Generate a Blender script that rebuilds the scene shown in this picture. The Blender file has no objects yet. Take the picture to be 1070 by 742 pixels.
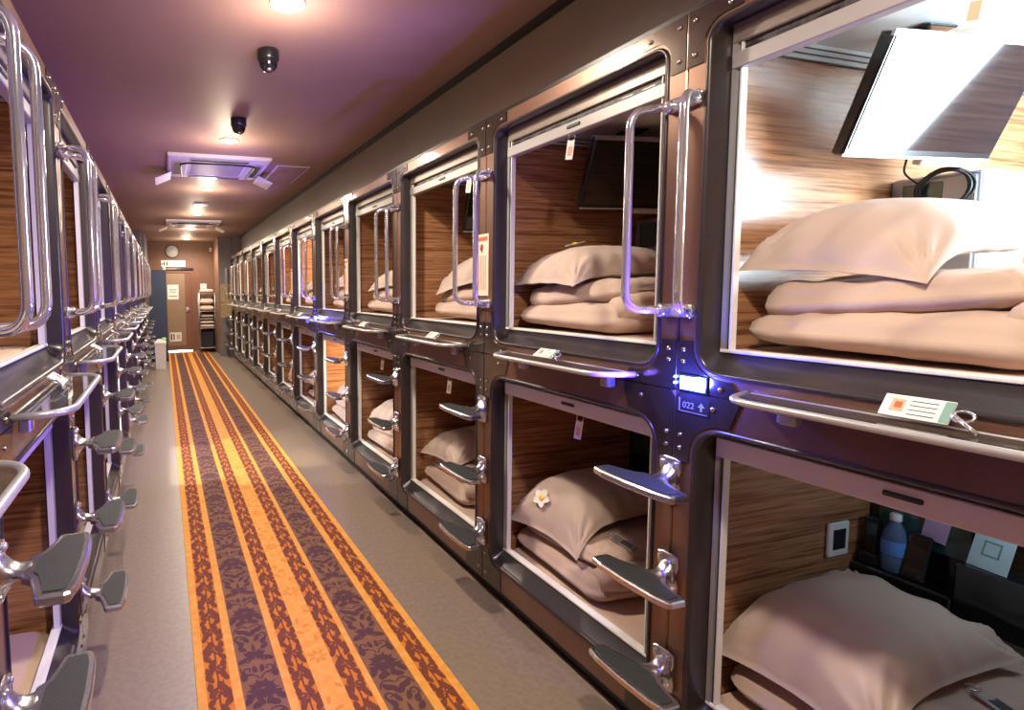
import bpy, math, random
import numpy as np
from mathutils import Vector, Matrix, noise
R = math.radians
PI = math.pi
SC = bpy.context.scene
COL = SC.collection
random.seed(7)

# ------------------------------------------------------------------ materials
MATS = {}
def _nodes(name):
    m = bpy.data.materials.new(name); m.use_nodes = True
    nt = m.node_tree
    return m, nt, nt.nodes['Principled BSDF']
def mat(name, col, rough=.5, metal=0., spec=.5, noise_amt=0., nscale=20., bump=0., bscale=200., emit=None, estr=0.,
        alpha=1., stretch=(1, 1, 1), coat=0., trans=0., col2=None, sheen=0.):
    m, nt, b = _nodes(name)
    b.inputs['Base Color'].default_value = (*col, 1)
    b.inputs['Roughness'].default_value = rough
    b.inputs['Metallic'].default_value = metal
    b.inputs['Specular IOR Level'].default_value = spec
    b.inputs['Coat Weight'].default_value = coat
    b.inputs['Coat Roughness'].default_value = .08
    b.inputs['Transmission Weight'].default_value = trans
    if sheen: b.inputs['Sheen Weight'].default_value = sheen
    if emit:
        b.inputs['Emission Color'].default_value = (*emit, 1)
        b.inputs['Emission Strength'].default_value = estr
    if alpha < 1: b.inputs['Alpha'].default_value = alpha
    tc = nt.nodes.new('ShaderNodeTexCoord'); mp = nt.nodes.new('ShaderNodeMapping')
    mp.inputs['Scale'].default_value = stretch
    nt.links.new(tc.outputs['Object'], mp.inputs['Vector'])
    n = nt.nodes.new('ShaderNodeTexNoise'); n.inputs['Scale'].default_value = nscale; n.inputs['Detail'].default_value = 4
    nt.links.new(mp.outputs['Vector'], n.inputs['Vector'])
    r = nt.nodes.new('ShaderNodeValToRGB')
    c2 = col2 or tuple(min(1, c * (1 + noise_amt)) for c in col)
    c1 = col if col2 else tuple(c * (1 - noise_amt) for c in col)
    r.color_ramp.elements[0].position = .35; r.color_ramp.elements[1].position = .65
    r.color_ramp.elements[0].color = (*c1, 1); r.color_ramp.elements[1].color = (*c2, 1)
    nt.links.new(n.outputs['Fac'], r.inputs['Fac'])
    if noise_amt or col2: nt.links.new(r.outputs['Color'], b.inputs['Base Color'])
    if bump:
        n2 = nt.nodes.new('ShaderNodeTexNoise'); n2.inputs['Scale'].default_value = bscale; n2.inputs['Detail'].default_value = 3
        nt.links.new(mp.outputs['Vector'], n2.inputs['Vector'])
        bp = nt.nodes.new('ShaderNodeBump'); bp.inputs['Strength'].default_value = bump; bp.inputs['Distance'].default_value = .002
        nt.links.new(n2.outputs['Fac'], bp.inputs['Height']); nt.links.new(bp.outputs['Normal'], b.inputs['Normal'])
    MATS[name] = m
    return m
def wood(name, c1, c2, c3, scale=1., rough=.35):
    m, nt, b = _nodes(name)
    tc = nt.nodes.new('ShaderNodeTexCoord'); mp = nt.nodes.new('ShaderNodeMapping')
    mp.inputs['Scale'].default_value = (1.1 * scale, 1.1 * scale, 34 * scale)
    nt.links.new(tc.outputs['Object'], mp.inputs['Vector'])
    n = nt.nodes.new('ShaderNodeTexNoise'); n.inputs['Scale'].default_value = 3.; n.inputs['Detail'].default_value = 5; n.inputs['Roughness'].default_value = .6
    n.inputs['Distortion'].default_value = .15
    nt.links.new(mp.outputs['Vector'], n.inputs['Vector'])
    r = nt.nodes.new('ShaderNodeValToRGB')
    e = r.color_ramp.elements
    e[0].position = .33; e[0].color = (*c1, 1); e[1].position = .68; e[1].color = (*c3, 1)
    x = e.new(.49); x.color = (*c2, 1)
    nt.links.new(n.outputs['Fac'], r.inputs['Fac']); nt.links.new(r.outputs['Color'], b.inputs['Base Color'])
    b.inputs['Roughness'].default_value = rough; b.inputs['Coat Weight'].default_value = .6; b.inputs['Coat Roughness'].default_value = .22
    MATS[name] = m
    return m

mat('bronze_panel', (.20, .105, .068), .32, .5, noise_amt=.06, nscale=6, coat=.35)
mat('bezel_bronze', (.045, .036, .036), .30, .3, noise_amt=.05, nscale=9, coat=.2)
mat('dark_plate', (.075, .056, .042), .18, .7, noise_amt=.08, nscale=12, coat=.5)
mat('rivet_metal', (.55, .50, .45), .22, 1.)
mat('chrome', (.82, .85, .88), .10, .85, noise_amt=.02)
mat('cast_aluminium', (.66, .66, .68), .27, 1., noise_amt=.05, nscale=40, bump=.15)
mat('rubber_pad', (.024, .027, .027), .55, 0, noise_amt=.35, nscale=220, bump=.5, bscale=500)
mat('rail_silver', (.60, .60, .59), .30, .6)
mat('rail_white', (.84, .83, .78), .35)
mat('rail_groove', (.03, .05, .045), .4)
mat('blind_housing', (.27, .225, .185), .34, .25, noise_amt=.04)
mat('blind_bar', (.40, .38, .36), .35, .1)
mat('blind_bar_lit', (.80, .79, .80), .35)  # same bar finish, light put into its colour for the lower tier
mat('blind_slot', (.05, .04, .045), .5, noise_amt=.5, nscale=35, stretch=(1, 3, 1))
wood('zebrano', (.16, .062, .030), (.40, .185, .085), (.56, .30, .15), rough=.27)
mat('pod_white', (.74, .76, .75), .4, noise_amt=.02)
mat('pod_line', (.04, .06, .08), .4)
mat('pod_dark', (.02, .022, .03), .3)
mat('sheet', (.66, .47, .355), .85, noise_amt=.03, nscale=14, bump=.2, bscale=700, sheen=.2)
mat('pillow_cotton', (.545, .42, .345), .85, noise_amt=.03, nscale=9, bump=.25, bscale=800, sheen=.2)
mat('duvet_cotton', (.545, .40, .315), .85, noise_amt=.03, nscale=9, bump=.25, bscale=800, sheen=.2)
mat('tray_glass', (.06, .065, .06), .04, 0, spec=.9, coat=1., alpha=.78)
mat('screen_glass', (.012, .016, .022), .035, 0, spec=1., coat=1.)
mat('tv_black', (.018, .02, .024), .22, coat=.4)
mat('tv_silver', (.68, .69, .70), .3, .7)
mat('console_grey', (.42, .43, .46), .3, .5)
mat('console_black', (.013, .016, .018), .12, coat=.8)
mat('console_glass', (.03, .085, .075), .05, spec=1., coat=1.)
mat('cable_black', (.012, .012, .014), .4)
mat('paper', (.86, .83, .76), .7, noise_amt=.02)
mat('paper_pink', (.80, .60, .47), .7, noise_amt=.02)
mat('paper_blue', (.52, .72, .76), .5)
mat('paper_violet', (.62, .45, .72), .5)
mat('ink', (.06, .05, .05), .7)
mat('ink_red', (.50, .12, .05), .7)
mat('ink_skin', (.72, .42, .28), .7)
mat('card_green', (.20, .36, .30), .4)
mat('white_plastic', (.80, .80, .80), .35)
mat('lens_glass', (.01, .01, .012), .05, coat=1.)
mat('black_plastic', (.015, .017, .017), .3, coat=.3)
mat('lamp_glow', (1, 1, 1), .5, emit=(1, .86, .66), estr=26)
mat('pod_glow_cool', (1, 1, 1), .5, emit=(.70, .88, 1), estr=9)
mat('pod_glow_warm', (1, 1, 1), .5, emit=(1, .80, .50), estr=10)
mat('display_glow', (.6, .8, 1), .3, emit=(.40, .72, 1), estr=9)
mat('display_mark', (.2, .3, .4), .4, emit=(.04, .2, .5), estr=1)
mat('led_dot', (.1, .2, 1), .3, emit=(.03, .10, 1), estr=45)
mat('line_silver', (.70, .70, .74), .3, .8)
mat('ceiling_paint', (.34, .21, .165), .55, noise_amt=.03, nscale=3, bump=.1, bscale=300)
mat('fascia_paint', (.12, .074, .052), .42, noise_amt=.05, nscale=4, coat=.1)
mat('wall_brown', (.20, .102, .06), .6, noise_amt=.05, nscale=5, bump=.15, bscale=220)
mat('wall_grey', (.17, .15, .15), .55, noise_amt=.06, nscale=4)
mat('floor_vinyl', (.225, .172, .130), .34, noise_amt=.10, nscale=40, bump=.12, bscale=400)
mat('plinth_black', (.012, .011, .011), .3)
mat('stone_panel', (.36, .25, .13), .7, noise_amt=.35, nscale=14, stretch=(1, 1, 2.2), bump=.6, bscale=30)
mat('door_wood', (.30, .20, .12), .45, noise_amt=.06, nscale=6, stretch=(8, 1, 1))
mat('door_frame', (.22, .095, .055), .4, noise_amt=.06, nscale=6)
mat('locker_blue', (.05, .07, .11), .35, .2, noise_amt=.04)
mat('bin_white', (.76, .72, .66), .5, noise_amt=.03)
mat('green_cloth', (.22, .58, .16), .7)
mat('clock_face', (.62, .60, .54), .5, noise_amt=.04)
mat('clock_rim', (.05, .04, .04), .35)
mat('sky_gap', (1, 1, 1), .5, emit=(.75, .93, 1), estr=9)
mat('bottle_pet', (.25, .42, .75), .08, spec=.8, trans=.6)
mat('bottle_label', (.12, .33, .85), .4)
mat('cap_white', (.82, .84, .88), .35)
mat('petal_white', (.90, .86, .74), .6)
mat('petal_yellow', (.90, .62, .10), .6)
mat('ac_white', (.74, .72, .74), .4)
mat('ac_grille', (.42, .40, .42), .5, noise_amt=.1, nscale=60)
mat('rack_metal', (.45, .42, .38), .35, .8)
# carpet
mat('carpet_light', (.66, .27, .035), .85, nscale=26, col2=(.74, .34, .06), bump=.3, bscale=900)
mat('carpet_orange', (.56, .165, .010), .85, noise_amt=.08, nscale=60, bump=.3, bscale=900)
mat('carpet_brown', (.20, .085, .040), .85, noise_amt=.08, nscale=60, bump=.3, bscale=900)
mat('carpet_wine', (.075, .022, .028), .85, noise_amt=.1, nscale=90)
mat('carpet_rust', (.15, .032, .012), .85, noise_amt=.1, nscale=90)
mat('carpet_gold', (.60, .22, .025), .85)

# ------------------------------------------------------------------ mesh builder
class MB:
    def __init__(s): s.v = []; s.f = []; s.m = []; s.sm = []; s.mats = []
    def mi(s, m):
        if m not in s.mats: s.mats.append(m)
        return s.mats.index(m)
    def add(s, vs, fs, m, smooth=False):
        o = len(s.v); k = s.mi(m)
        s.v += [tuple(map(float, p)) for p in vs]
        for f in fs:
            s.f.append(tuple(i + o for i in f)); s.m.append(k); s.sm.append(smooth)
    def box(s, a, b, m, bev=0.):
        (x0, y0, z0), (x1, y1, z1) = a, b
        if x0 > x1: x0, x1 = x1, x0
        if y0 > y1: y0, y1 = y1, y0
        if z0 > z1: z0, z1 = z1, z0
        if not bev:
            vs = [(x0, y0, z0), (x1, y0, z0), (x1, y1, z0), (x0, y1, z0), (x0, y0, z1), (x1, y0, z1), (x1, y1, z1), (x0, y1, z1)]
            s.add(vs, [(0, 3, 2, 1), (4, 5, 6, 7), (0, 1, 5, 4), (1, 2, 6, 5), (2, 3, 7, 6), (3, 0, 4, 7)], m)
            return
        e = min(bev, (x1 - x0) * .45, (y1 - y0) * .45, (z1 - z0) * .45)
        def rect(i, z): return [(x0 + i, y0 + i, z), (x1 - i, y0 + i, z), (x1 - i, y1 - i, z), (x0 + i, y1 - i, z)]
        def oct(i, z):
            return [(x0 + i + e, y0 + i, z), (x1 - i - e, y0 + i, z), (x1 - i, y0 + i + e, z), (x1 - i, y1 - i - e, z),
                    (x1 - i - e, y1 - i, z), (x0 + i + e, y1 - i, z), (x0 + i, y1 - i - e, z), (x0 + i, y0 + i + e, z)]
        s.loft([oct(e, z0), oct(0, z0 + e), oct(0, z1 - e), oct(e, z1)], m, cap=True)
    def loft(s, loops, m, cap=False, smooth=False, closed=True):
        n = len(loops[0]); vs = [p for l in loops for p in l]; fs = []
        for i in range(len(loops) - 1):
            for j in range(n if closed else n - 1):
                k = (j + 1) % n
                fs.append((i * n + j, i * n + k, (i + 1) * n + k, (i + 1) * n + j))
        if cap:
            fs.append(tuple(range(n - 1, -1, -1))); fs.append(tuple((len(loops) - 1) * n + j for j in range(n)))
        s.add(vs, fs, m, smooth)
    def tube(s, path, r, m, n=10, cap=True, smooth=True):
        P = [Vector(p) for p in path]; L = []
        rs = r if isinstance(r, (list, tuple)) else [r] * len(P)
        t0 = (P[1] - P[0]).normalized()
        up = Vector((0, 0, 1)) if abs(t0.z) < .9 else Vector((0, 1, 0))
        nrm = (up - t0 * up.dot(t0)).normalized()
        for i, p in enumerate(P):
            if i == 0: t = P[1] - P[0]
            elif i == len(P) - 1: t = P[-1] - P[-2]
            else: t = (P[i + 1] - p).normalized() + (p - P[i - 1]).normalized()
            t.normalize()
            nrm = (nrm - t * nrm.dot(t)).normalized(); bi = t.cross(nrm)
            L.append([tuple(p + (nrm * math.cos(2 * PI * j / n) + bi * math.sin(2 * PI * j / n)) * rs[i]) for j in range(n)])
        s.loft(L, m, cap=cap, smooth=smooth)
    def lathe(s, prof, m, c=(0, 0, 0), axis='z', n=20, smooth=True, cap=True):
        L = []
        for (r, h) in prof:
            l = []
            for j in range(n):
                a = 2 * PI * j / n; u, v = r * math.cos(a), r * math.sin(a)
                q = {'z': (u, v, h), 'x': (h, u, v), 'y': (v, h, u)}[axis]
                l.append((c[0] + q[0], c[1] + q[1], c[2] + q[2]))
            L.append(l)
        s.loft(L, m, cap=cap, smooth=smooth)
    def prism(s, poly, m, z0, z1, bev=0., axis='z'):
        def mk(p, h): return {'z': (p[0], p[1], h), 'x': (h, p[0], p[1]), 'y': (p[0], h, p[1])}[axis]
        if bev:
            c = Vector((sum(p[0] for p in poly) / len(poly), sum(p[1] for p in poly) / len(poly)))
            def ins(e): 
                o = []
                n = len(poly)
                for i, p in enumerate(poly):
                    a = Vector(poly[i - 1]); b = Vector(p); d = Vector(poly[(i + 1) % n])
                    t = ((b - a).normalized() + (d - b).normalized()).normalized(); nn = Vector((-t.y, t.x))
                    if nn.dot(c - b) < 0 and False: nn = -nn
                    o.append(tuple(b + nn * e * s_sign))
                return o
            area = sum(poly[i][0] * poly[(i + 1) % len(poly)][1] - poly[(i + 1) % len(poly)][0] * poly[i][1] for i in range(len(poly)))
            s_sign = 1 if area > 0 else -1
            q = ins(bev)
            s.loft([[mk(p, z0) for p in q], [mk(p, z0 + bev) for p in poly], [mk(p, z1 - bev) for p in poly], [mk(p, z1) for p in q]], m, cap=True)
        else:
            s.loft([[mk(p, z0) for p in poly], [mk(p, z1) for p in poly]], m, cap=True)
    def sphere(s, c, r, m, n=10, sc=(1, 1, 1)):
        L = []
        for i in range(1, n):
            a = PI * i / n
            L.append([(c[0] + r * sc[0] * math.sin(a) * math.cos(2 * PI * j / (2 * n)), c[1] + r * sc[1] * math.sin(a) * math.sin(2 * PI * j / (2 * n)), c[2] + r * sc[2] * math.cos(a)) for j in range(2 * n)])
        s.loft(L, m, cap=True, smooth=True)
    def quad(s, a, b, c, d, m): s.add([a, b, c, d], [(0, 1, 2, 3)], m)
    def xf(s, M):
        s.v = [tuple(M @ Vector(p)) for p in s.v]; return s
    def build(s, name, parent=None, mx=False, loc=None):
        me = bpy.data.meshes.new(name)
        v = [(-x, y, z) for x, y, z in s.v] if mx else s.v
        f = [tuple(reversed(q)) for q in s.f] if mx else s.f
        me.from_pydata(v, [], f)
        for m in s.mats: me.materials.append(MATS[m])
        me.polygons.foreach_set('material_index', s.m)
        me.polygons.foreach_set('use_smooth', s.sm)
        me.update()
        o = bpy.data.objects.new(name, me); COL.objects.link(o)
        if parent is not None: o.parent = parent
        if loc: o.location = loc
        return o

def tag(o, label, cat, group=None):
    o['label'] = label; o['category'] = cat
    if group: o['group'] = group
    return o
def struct(o):
    o['kind'] = 'structure'; return o
def empty(name, loc=(0, 0, 0), rz=0.):
    o = bpy.data.objects.new(name, None); COL.objects.link(o); o.location = loc; o.rotation_euler = (0, 0, rz)
    o.empty_display_size = .05
    return o
def copy_tree(o, parent=None):
    c = o.copy(); COL.objects.link(c)
    if parent is not None: c.parent = parent
    for ch in list(KIDS.get(o.name, [])): 
        d = copy_tree(ch, c); KIDS.setdefault(c.name, []).append(d)
    return c
KIDS = {}
def part(mb, name, parent, mx=False):
    o = mb.build(name, parent, mx); KIDS.setdefault(parent.name, []).append(o); return o

def rrect(y0, y1, z0, z1, r, x, n=6, rt=None, rb=None):
    """rounded rectangle in the y-z plane at x; rt/rb radius of top and bottom corners"""
    rt = r if rt is None else rt; rb = r if rb is None else rb
    o = []
    for (cy, cz, a0, rr) in ((y1 - rb, z0 + rb, -90, rb), (y1 - rt, z1 - rt, 0, rt), (y0 + rt, z1 - rt, 90, rt), (y0 + rb, z0 + rb, 180, rb)):
        for i in range(n + 1):
            a = R(a0 + 90 * i / n); o.append((x, cy + rr * math.cos(a), cz + rr * math.sin(a)))
    return o
def arc_path(pts, r, n=5):
    """polyline with filleted corners"""
    P = [Vector(p) for p in pts]; o = [P[0]]
    for i in range(1, len(P) - 1):
        a, b, c = P[i - 1], P[i], P[i + 1]
        u = (a - b).normalized(); w = (c - b).normalized()
        d = min(r, (a - b).length * .49, (c - b).length * .49)
        p0, p1 = b + u * d, b + w * d
        for k in range(n + 1):
            t = k / n
            o.append(p0 * (1 - t) ** 2 + b * 2 * t * (1 - t) + p1 * t * t)
    o.append(P[-1])
    return o

# ------------------------------------------------------------------ layout
EYE = 1.5243
XM = 1.12                      # x_left = XM - x_right  (the two rows mirror one another)
FR = 1.485                     # front plane of the right row
PITCH = 1.0552
P0 = 1.29                      # first pillar
NR, NL = 12, 11
CEIL = 2.78
YF = 14.65
SEAM = 1.208
def X(side, d): return FR + d if side == 'R' else XM - FR - d   # d = distance into the pod
def bayY(k): return P0 + PITCH * (k - .5)
def pilY(p): return P0 + PITCH * p
ORD = ['nearest', 'second', 'third', 'fourth', 'fifth', 'sixth', 'seventh', 'eighth', 'ninth', 'tenth', 'eleventh', 'twelfth']
HW = PITCH / 2

# ------------------------------------------------------------------ capsules
def capsule(side, tier, lit=None, console=False):
    mx = side == 'L'
    up = tier == 'upper'
    zb = SEAM if up else .0
    root = empty('sleeping_capsule')
    g = .0015
    if up: zo0, zo1 = 1.2095, 2.312
    else: zo0, zo1 = .075, SEAM
    bz0, bz1 = (1.268, 2.252) if up else (.19, 1.112)
    iz0, iz1 = (1.331, 2.248) if up else (.253, 1.083)
    yo = HW - g
    Z = lambda loop: [(x, y, z - zb) for x, y, z in loop]
    # front panel: ring between the outer rectangle and the rounded bezel
    m = MB()
    by = .462
    rt, rb = (.045, .075) if up else (.085, .05)
    m.loft([Z(rrect(-yo, yo, zo0, zo1, .003, .085)), Z(rrect(-yo, yo, zo0, zo1, .003, .004)), Z(rrect(-yo + .004, yo - .004, zo0 + .004, zo1 - .004, .003, 0)),
            Z(rrect(-by, by, bz0, bz1, 0, 0, rt=rt, rb=rb))], 'bronze_panel')
    part(m, 'front_panel', root, mx)
    m = MB()
    def L(e, x, dt=0.): return Z(rrect(-by + e, by - e, bz0 + e, bz1 - e, 0, x, rt=max(.012, rt - e), rb=max(.012, rb - e)))
    a, b = .42, .434
    inner = lambda x, q=0.: Z(rrect(-a - q, b + q, iz0 - q, iz1 + q, .006, x))
    m.loft([L(-.004, .0), L(-.003, -.004), L(.001, -.006), L(.007, -.004), L(.011, .004), L(.013, .012), inner(.058), inner(.0855)], 'bezel_bronze', smooth=True)
    part(m, 'bezel', root, mx)
    # silver rails in the reveal
    for (y, s) in ((b, 1), (-a, -1)):
        m = MB()
        zt = iz1 - (.0 if up else .0)
        m.box((.052, y - s * .001, iz0 - zb), (.075, y - s * .014, zt - zb), 'rail_silver')
        m.box((.06, y - s * .014, iz0 - zb), (.075, y - s * .024, zt - zb), 'rail_groove')
        m.box((.054, y - s * .024, iz0 - zb), (.075, y - s * .029, zt - zb), 'rail_white')
        part(m, 'side_rail', root, mx)
    m = MB(); m.box((.050, -a, iz0 - zb), (.085, b, iz0 + .010 - zb), 'rail_white', .002)
    part(m, 'sill_rail', root, mx)
    # roller blind
    if up:
        m = MB(); m.box((.05, -a + .001, 2.190 - zb), (.09, b - .001, 2.247 - zb), 'blind_housing', .003); part(m, 'blind_housing', root, mx)
        m = MB(); m.box((.062, -a + .001, 2.166 - zb), (.09, b - .001, 2.190 - zb), 'blind_slot')
        for i in range(9):
            y = -.36 + i * .09; m.box((.0605, y, 2.173 - zb), (.066, y + .05, 2.178 - zb), 'bezel_bronze')
        part(m, 'blind_slot', root, mx)
        bz = (2.122, 2.166)
    else:
        bz = (1.024, 1.082)
    m = MB(); m.box((.048, -a + .002, bz[0] - zb), (.085, b - .002, bz[1] - zb), 'blind_bar' if up else 'blind_bar_lit', .003)
    part(m, 'blind_bar', root, mx)
    m = MB(); zc = (bz[0] + bz[1]) / 2 + .003; m.box((.043, -.035, zc - .006 - zb), (.05, .035, zc + .006 - zb), 'rail_groove', .002)
    part(m, 'blind_pull', root, mx)
    # corner plates with rivets
    def plate(poly, rv):
        q = MB(); q.prism(poly, 'dark_plate', -.004, .001, axis='x'); o = part(q, 'corner_plate', root, mx)
        for (ry, rz) in rv:
            w = MB(); w.lathe([(.0075, -.004), (.0072, -.006), (.0055, -.0085), (.002, -.0098)], 'rivet_metal', (0, ry, rz), 'x', 10)
            ob = part(w, 'rivet', o, mx)
    for s in (1, -1):
        ye = yo - .002
        def arcp(cy, cz, r, a0, a1, n=6): return [(cy + r * math.cos(R(a0 + (a1 - a0) * i / n)), cz + r * math.sin(R(a0 + (a1 - a0) * i / n))) for i in range(n + 1)]
        if up:
            zt = zo1 - .001 - zb; zq = bz1 - zb
            poly = [(ye, 2.155 - zb), (ye, zt), (ye - .16, zt - .004), (ye - .16, zq + .013)] + arcp(by - .045, zq - .045, .057, 90, 12) + [(by + .0125, 2.155 - zb)]
            plate([(y * s, z) for y, z in poly], [(s * (ye - .022), 2.185 - zb), (s * (ye - .022), zt - .03), (s * (ye - .125), zt - .028)])
            zl = zo0 + .001 - zb; zq = bz0 - zb
            poly = [(ye, 1.362 - zb), (ye, zl), (ye - .20, zl), (ye - .17, zq - .013)] + arcp(by - .075, zq + .075, .087, 270, 355) + [(by + .0125, 1.362 - zb)]
            plate([(y * s, z) for y, z in poly], [(s * (ye - .022), 1.335 - zb), (s * (ye - .022), 1.30 - zb), (s * (ye - .14), zl + .022)])
        else:
            zt = zo1 - .001 - zb; zq = bz1 - zb
            poly = [(ye, .995), (ye, zt - .02), (ye - .006, zt - .006), (ye - .02, zt), (ye - .20, zt), (ye - .17, zq + .013)] + arcp(by - .085, zq - .085, .097, 90, 6) + [(by + .0125, .995)]
            plate([(y * s, z) for y, z in poly], [(s * (ye - .02), 1.035), (s * (ye - .02), 1.075), (s * (ye - .12), zt - .035)])
            zl = zo0 + .001; zq = bz0
            poly = [(ye, .245), (ye, zl), (ye - .15, zl), (ye - .15, zq - .013)] + arcp(by - .05, zq + .05, .062, 270, 355) + [(by + .0125, .245)]
            plate([(y * s, z) for y, z in poly], [(s * (ye - .022), .215), (s * (ye - .03), .12)])
    # bracket line under the upper sill
    # pod shell
    x1 = 2.02; yw = .492
    zf, zc = (1.235, 2.262) if up else (.14, 1.165)
    for s in (1, -1):
        m = MB(); m.box((.086, s * yw, zf - zb), (x1, s * (yw + .028), zc - zb), 'zebrano'); part(m, 'side_wall', root, mx)
    m = MB(); m.box((x1, -yw - .028, zf - zb), (x1 + .03, yw + .028, zc - zb), 'zebrano'); part(m, 'back_wall', root, mx)
    m = MB(); m.box((.086, -yw - .028, zc - zb), (x1 + .03, yw + .028, zc + .025 - zb), 'pod_white')
    for s in (1, -1):
        for i, (dz, dy) in enumerate(((.012, .0), (.03, .0), (.048, .0))):
            m.box((.10, s * (yw - .001), zc - dz - .004 - zb), (x1 - .002, s * (yw - .006), zc - dz - zb), 'pod_line')
        m.box((.10, s * (yw - .0005), zc - .05 - zb), (x1 - .002, s * (yw - .004), zc - zb), 'pod_white')
    part(m, 'ceiling_panel', root, mx)
    m = MB(); m.box((.086, -yw - .028, zf - .02 - zb), (x1 + .03, yw + .028, zf - zb), 'pod_dark'); part(m, 'bed_base', root, mx)
    if lit == 'cool':      # big light panel on the near side wall
        m = MB(); m.box((.98, -yw + .0005, 1.46 - zb), (1.55, -yw + .018, 2.17 - zb), 'pod_white', .004)
        m.box((.995, -yw + .017, 1.475 - zb), (1.535, -yw + .020, 2.155 - zb), 'pod_glow_cool')
        part(m, 'lamp_panel', root, mx)
    elif lit:
        m = MB(); lx0 = .55
        m.box((lx0, -.40, zc - .018 - zb), (lx0 + .95, -.22, zc - zb), 'pod_white', .004)
        m.box((lx0 + .015, -.388, zc - .021 - zb), (lx0 + .935, -.232, zc - .017 - zb), 'pod_glow_warm')
        part(m, 'lamp_panel', root, mx)
    if console:
        if up:
            m = MB(); m.box((.86, .27, 1.36 - zb), (1.10, yw - .001, 1.865 - zb), 'console_grey', .006); c = part(m, 'control_console', root, mx)
            m = MB(); m.box((.853, .28, 1.40 - zb), (.861, yw - .03, 1.85 - zb), 'console_grey', .003)
            m.box((.851, .355, 1.72 - zb), (.855, .455, 1.84 - zb), 'console_glass', .002); part(m, 'console_panel', c, mx)
        else:
            m = MB(); m.box((.86, .20, zf + .12), (1.30, yw - .001, 1.0), 'console_black', .006); c = part(m, 'control_console', root, mx)
            m = MB(); m.box((.852, .23, .66), (.861, yw - .03, .97), 'console_glass', .003); part(m, 'console_panel', c, mx)
            m = MB(); m.box((.77, .23, .50), (.8595, yw - .001, .565), 'console_black', .006); m.box((.77, .02, .50), (.8595, .229, .68), 'console_black', .006); part(m, 'console_shelf', c, mx)
    return root, zb

CAPS = {}
def place_capsules():
    lits = {('R', 'upper', 0): 'cool', ('R', 'lower', 3): 'warm2', ('R', 'lower', 4): 'warm', ('R', 'upper', 5): 'warm', ('R', 'upper', 6): 'warm', ('R', 'upper', 9): 'warm', ('R', 'upper', 10): 'warm', ('R', 'upper', 2): None}
    lits.pop(('R', 'lower', 3)); 
    notes = {('R', 'upper', 0): 'brightly lit inside', ('R', 'lower', 0): 'dim, with a bottle inside', ('R', 'upper', 1): 'with a dark television inside',
             ('R', 'lower', 4): 'glowing pale yellow inside', ('R', 'upper', 5): 'glowing pale inside'}
    for side, n in (('R', NR), ('L', NL)):
        for tier in ('upper', 'lower'):
            proto = {}
            for k in range(n):
                lit = lits.get((side, tier, k)); con = side == 'R' and k <= 1
                key = (lit, con)
                if key not in proto:
                    o, zb = capsule(side, tier, lit, con); proto[key] = o
                else: o = copy_tree(proto[key])
                o.location = (X(side, 0), bayY(k), zb)
                nm = 'right' if side == 'R' else 'left'
                nt = notes.get((side, tier, k))
                if side == 'R': lab = f"{ORD[k]} {tier} bronze-framed sleeping capsule in the right row" + (', ' + nt if nt else '')
                elif k == 0: lab = f"{tier} left-row capsule beside the camera, cut off by the photo's left edge"
                else: lab = f"{ORD[k-1]} {tier} bronze-framed sleeping capsule seen in the left row"
                tag(o, lab, 'capsule', f'{tier} capsules in the {nm} row')
                CAPS[(side, tier, k)] = o
place_capsules()

# ------------------------------------------------------------------ ladder steps
def make_step(side):
    mx = side == 'L'
    r = empty('ladder_step')
    m = MB()   # wall flange, waisted
    poly = [(-.036, -.062), (-.018, -.066), (.018, -.066), (.036, -.062), (.038, -.03), (.030, 0), (.038, .03), (.036, .058), (.018, .064), (-.018, .064), (-.036, .058), (-.038, .03), (-.030, 0), (-.038, -.03)]
    m.prism(poly, 'cast_aluminium', -.012, 0, .003, axis='x')
    f = part(m, 'mounting_flange', r, mx)
    for y in (-.022, .022):
        for z in (-.046, .046):
            q = MB(); q.lathe([(.0085, -.010), (.0085, -.016), (.006, -.019), (.002, -.02)], 'chrome', (0, y, z), 'x', 10); part(q, 'bolt', f, mx)
    m = MB()   # arm sweeping from the flange up into the tread
    secs = []
    for (d, zc, hw, hz) in ((.008, -.005, .034, .055), (.018, -.004, .030, .040), (.03, -.004, .028, .024), (.045, -.003, .030, .013), (.062, -.003, .042, .010), (.085, -.004, .07, .008)):
        secs.append([(-d, hw * math.cos(2 * PI * j / 16), zc + hz * math.sin(2 * PI * j / 16)) for j in range(16)])
    m.loft(secs, 'cast_aluminium', cap=True, smooth=True)
    part(m, 'arm', r, mx)
    out = [(.058, -.045), (.078, -.062), (.092, -.105), (.100, -.140), (.108, -.148), (.155, -.148), (.166, -.142), (.176, -.10), (.180, 0), (.176, .10), (.166, .142), (.155, .148), (.108, .148), (.100, .140), (.092, .105), (.078, .062), (.058, .045)]
    poly = [(-d, y) for d, y in out]
    m = MB(); m.prism(poly, 'cast_aluminium', -.016, .006, .004); part(m, 'tread', r, mx)
    c = (-.128, 0); pad = []
    ins = [(.080, -.036), (.092, -.054), (.105, -.096), (.114, -.130), (.148, -.131), (.156, -.126), (.163, -.092), (.166, 0), (.163, .092), (.156, .126), (.148, .131), (.114, .130), (.105, .096), (.092, .054), (.080, .036)]
    m = MB(); m.prism([(-d, y) for d, y in ins], 'rubber_pad', .0055, .0085); part(m, 'tread_pad', r, mx)
    return r
STEPZ = ((.318, 'lowest'), (.632, 'middle'), (.937, 'top'))
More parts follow.
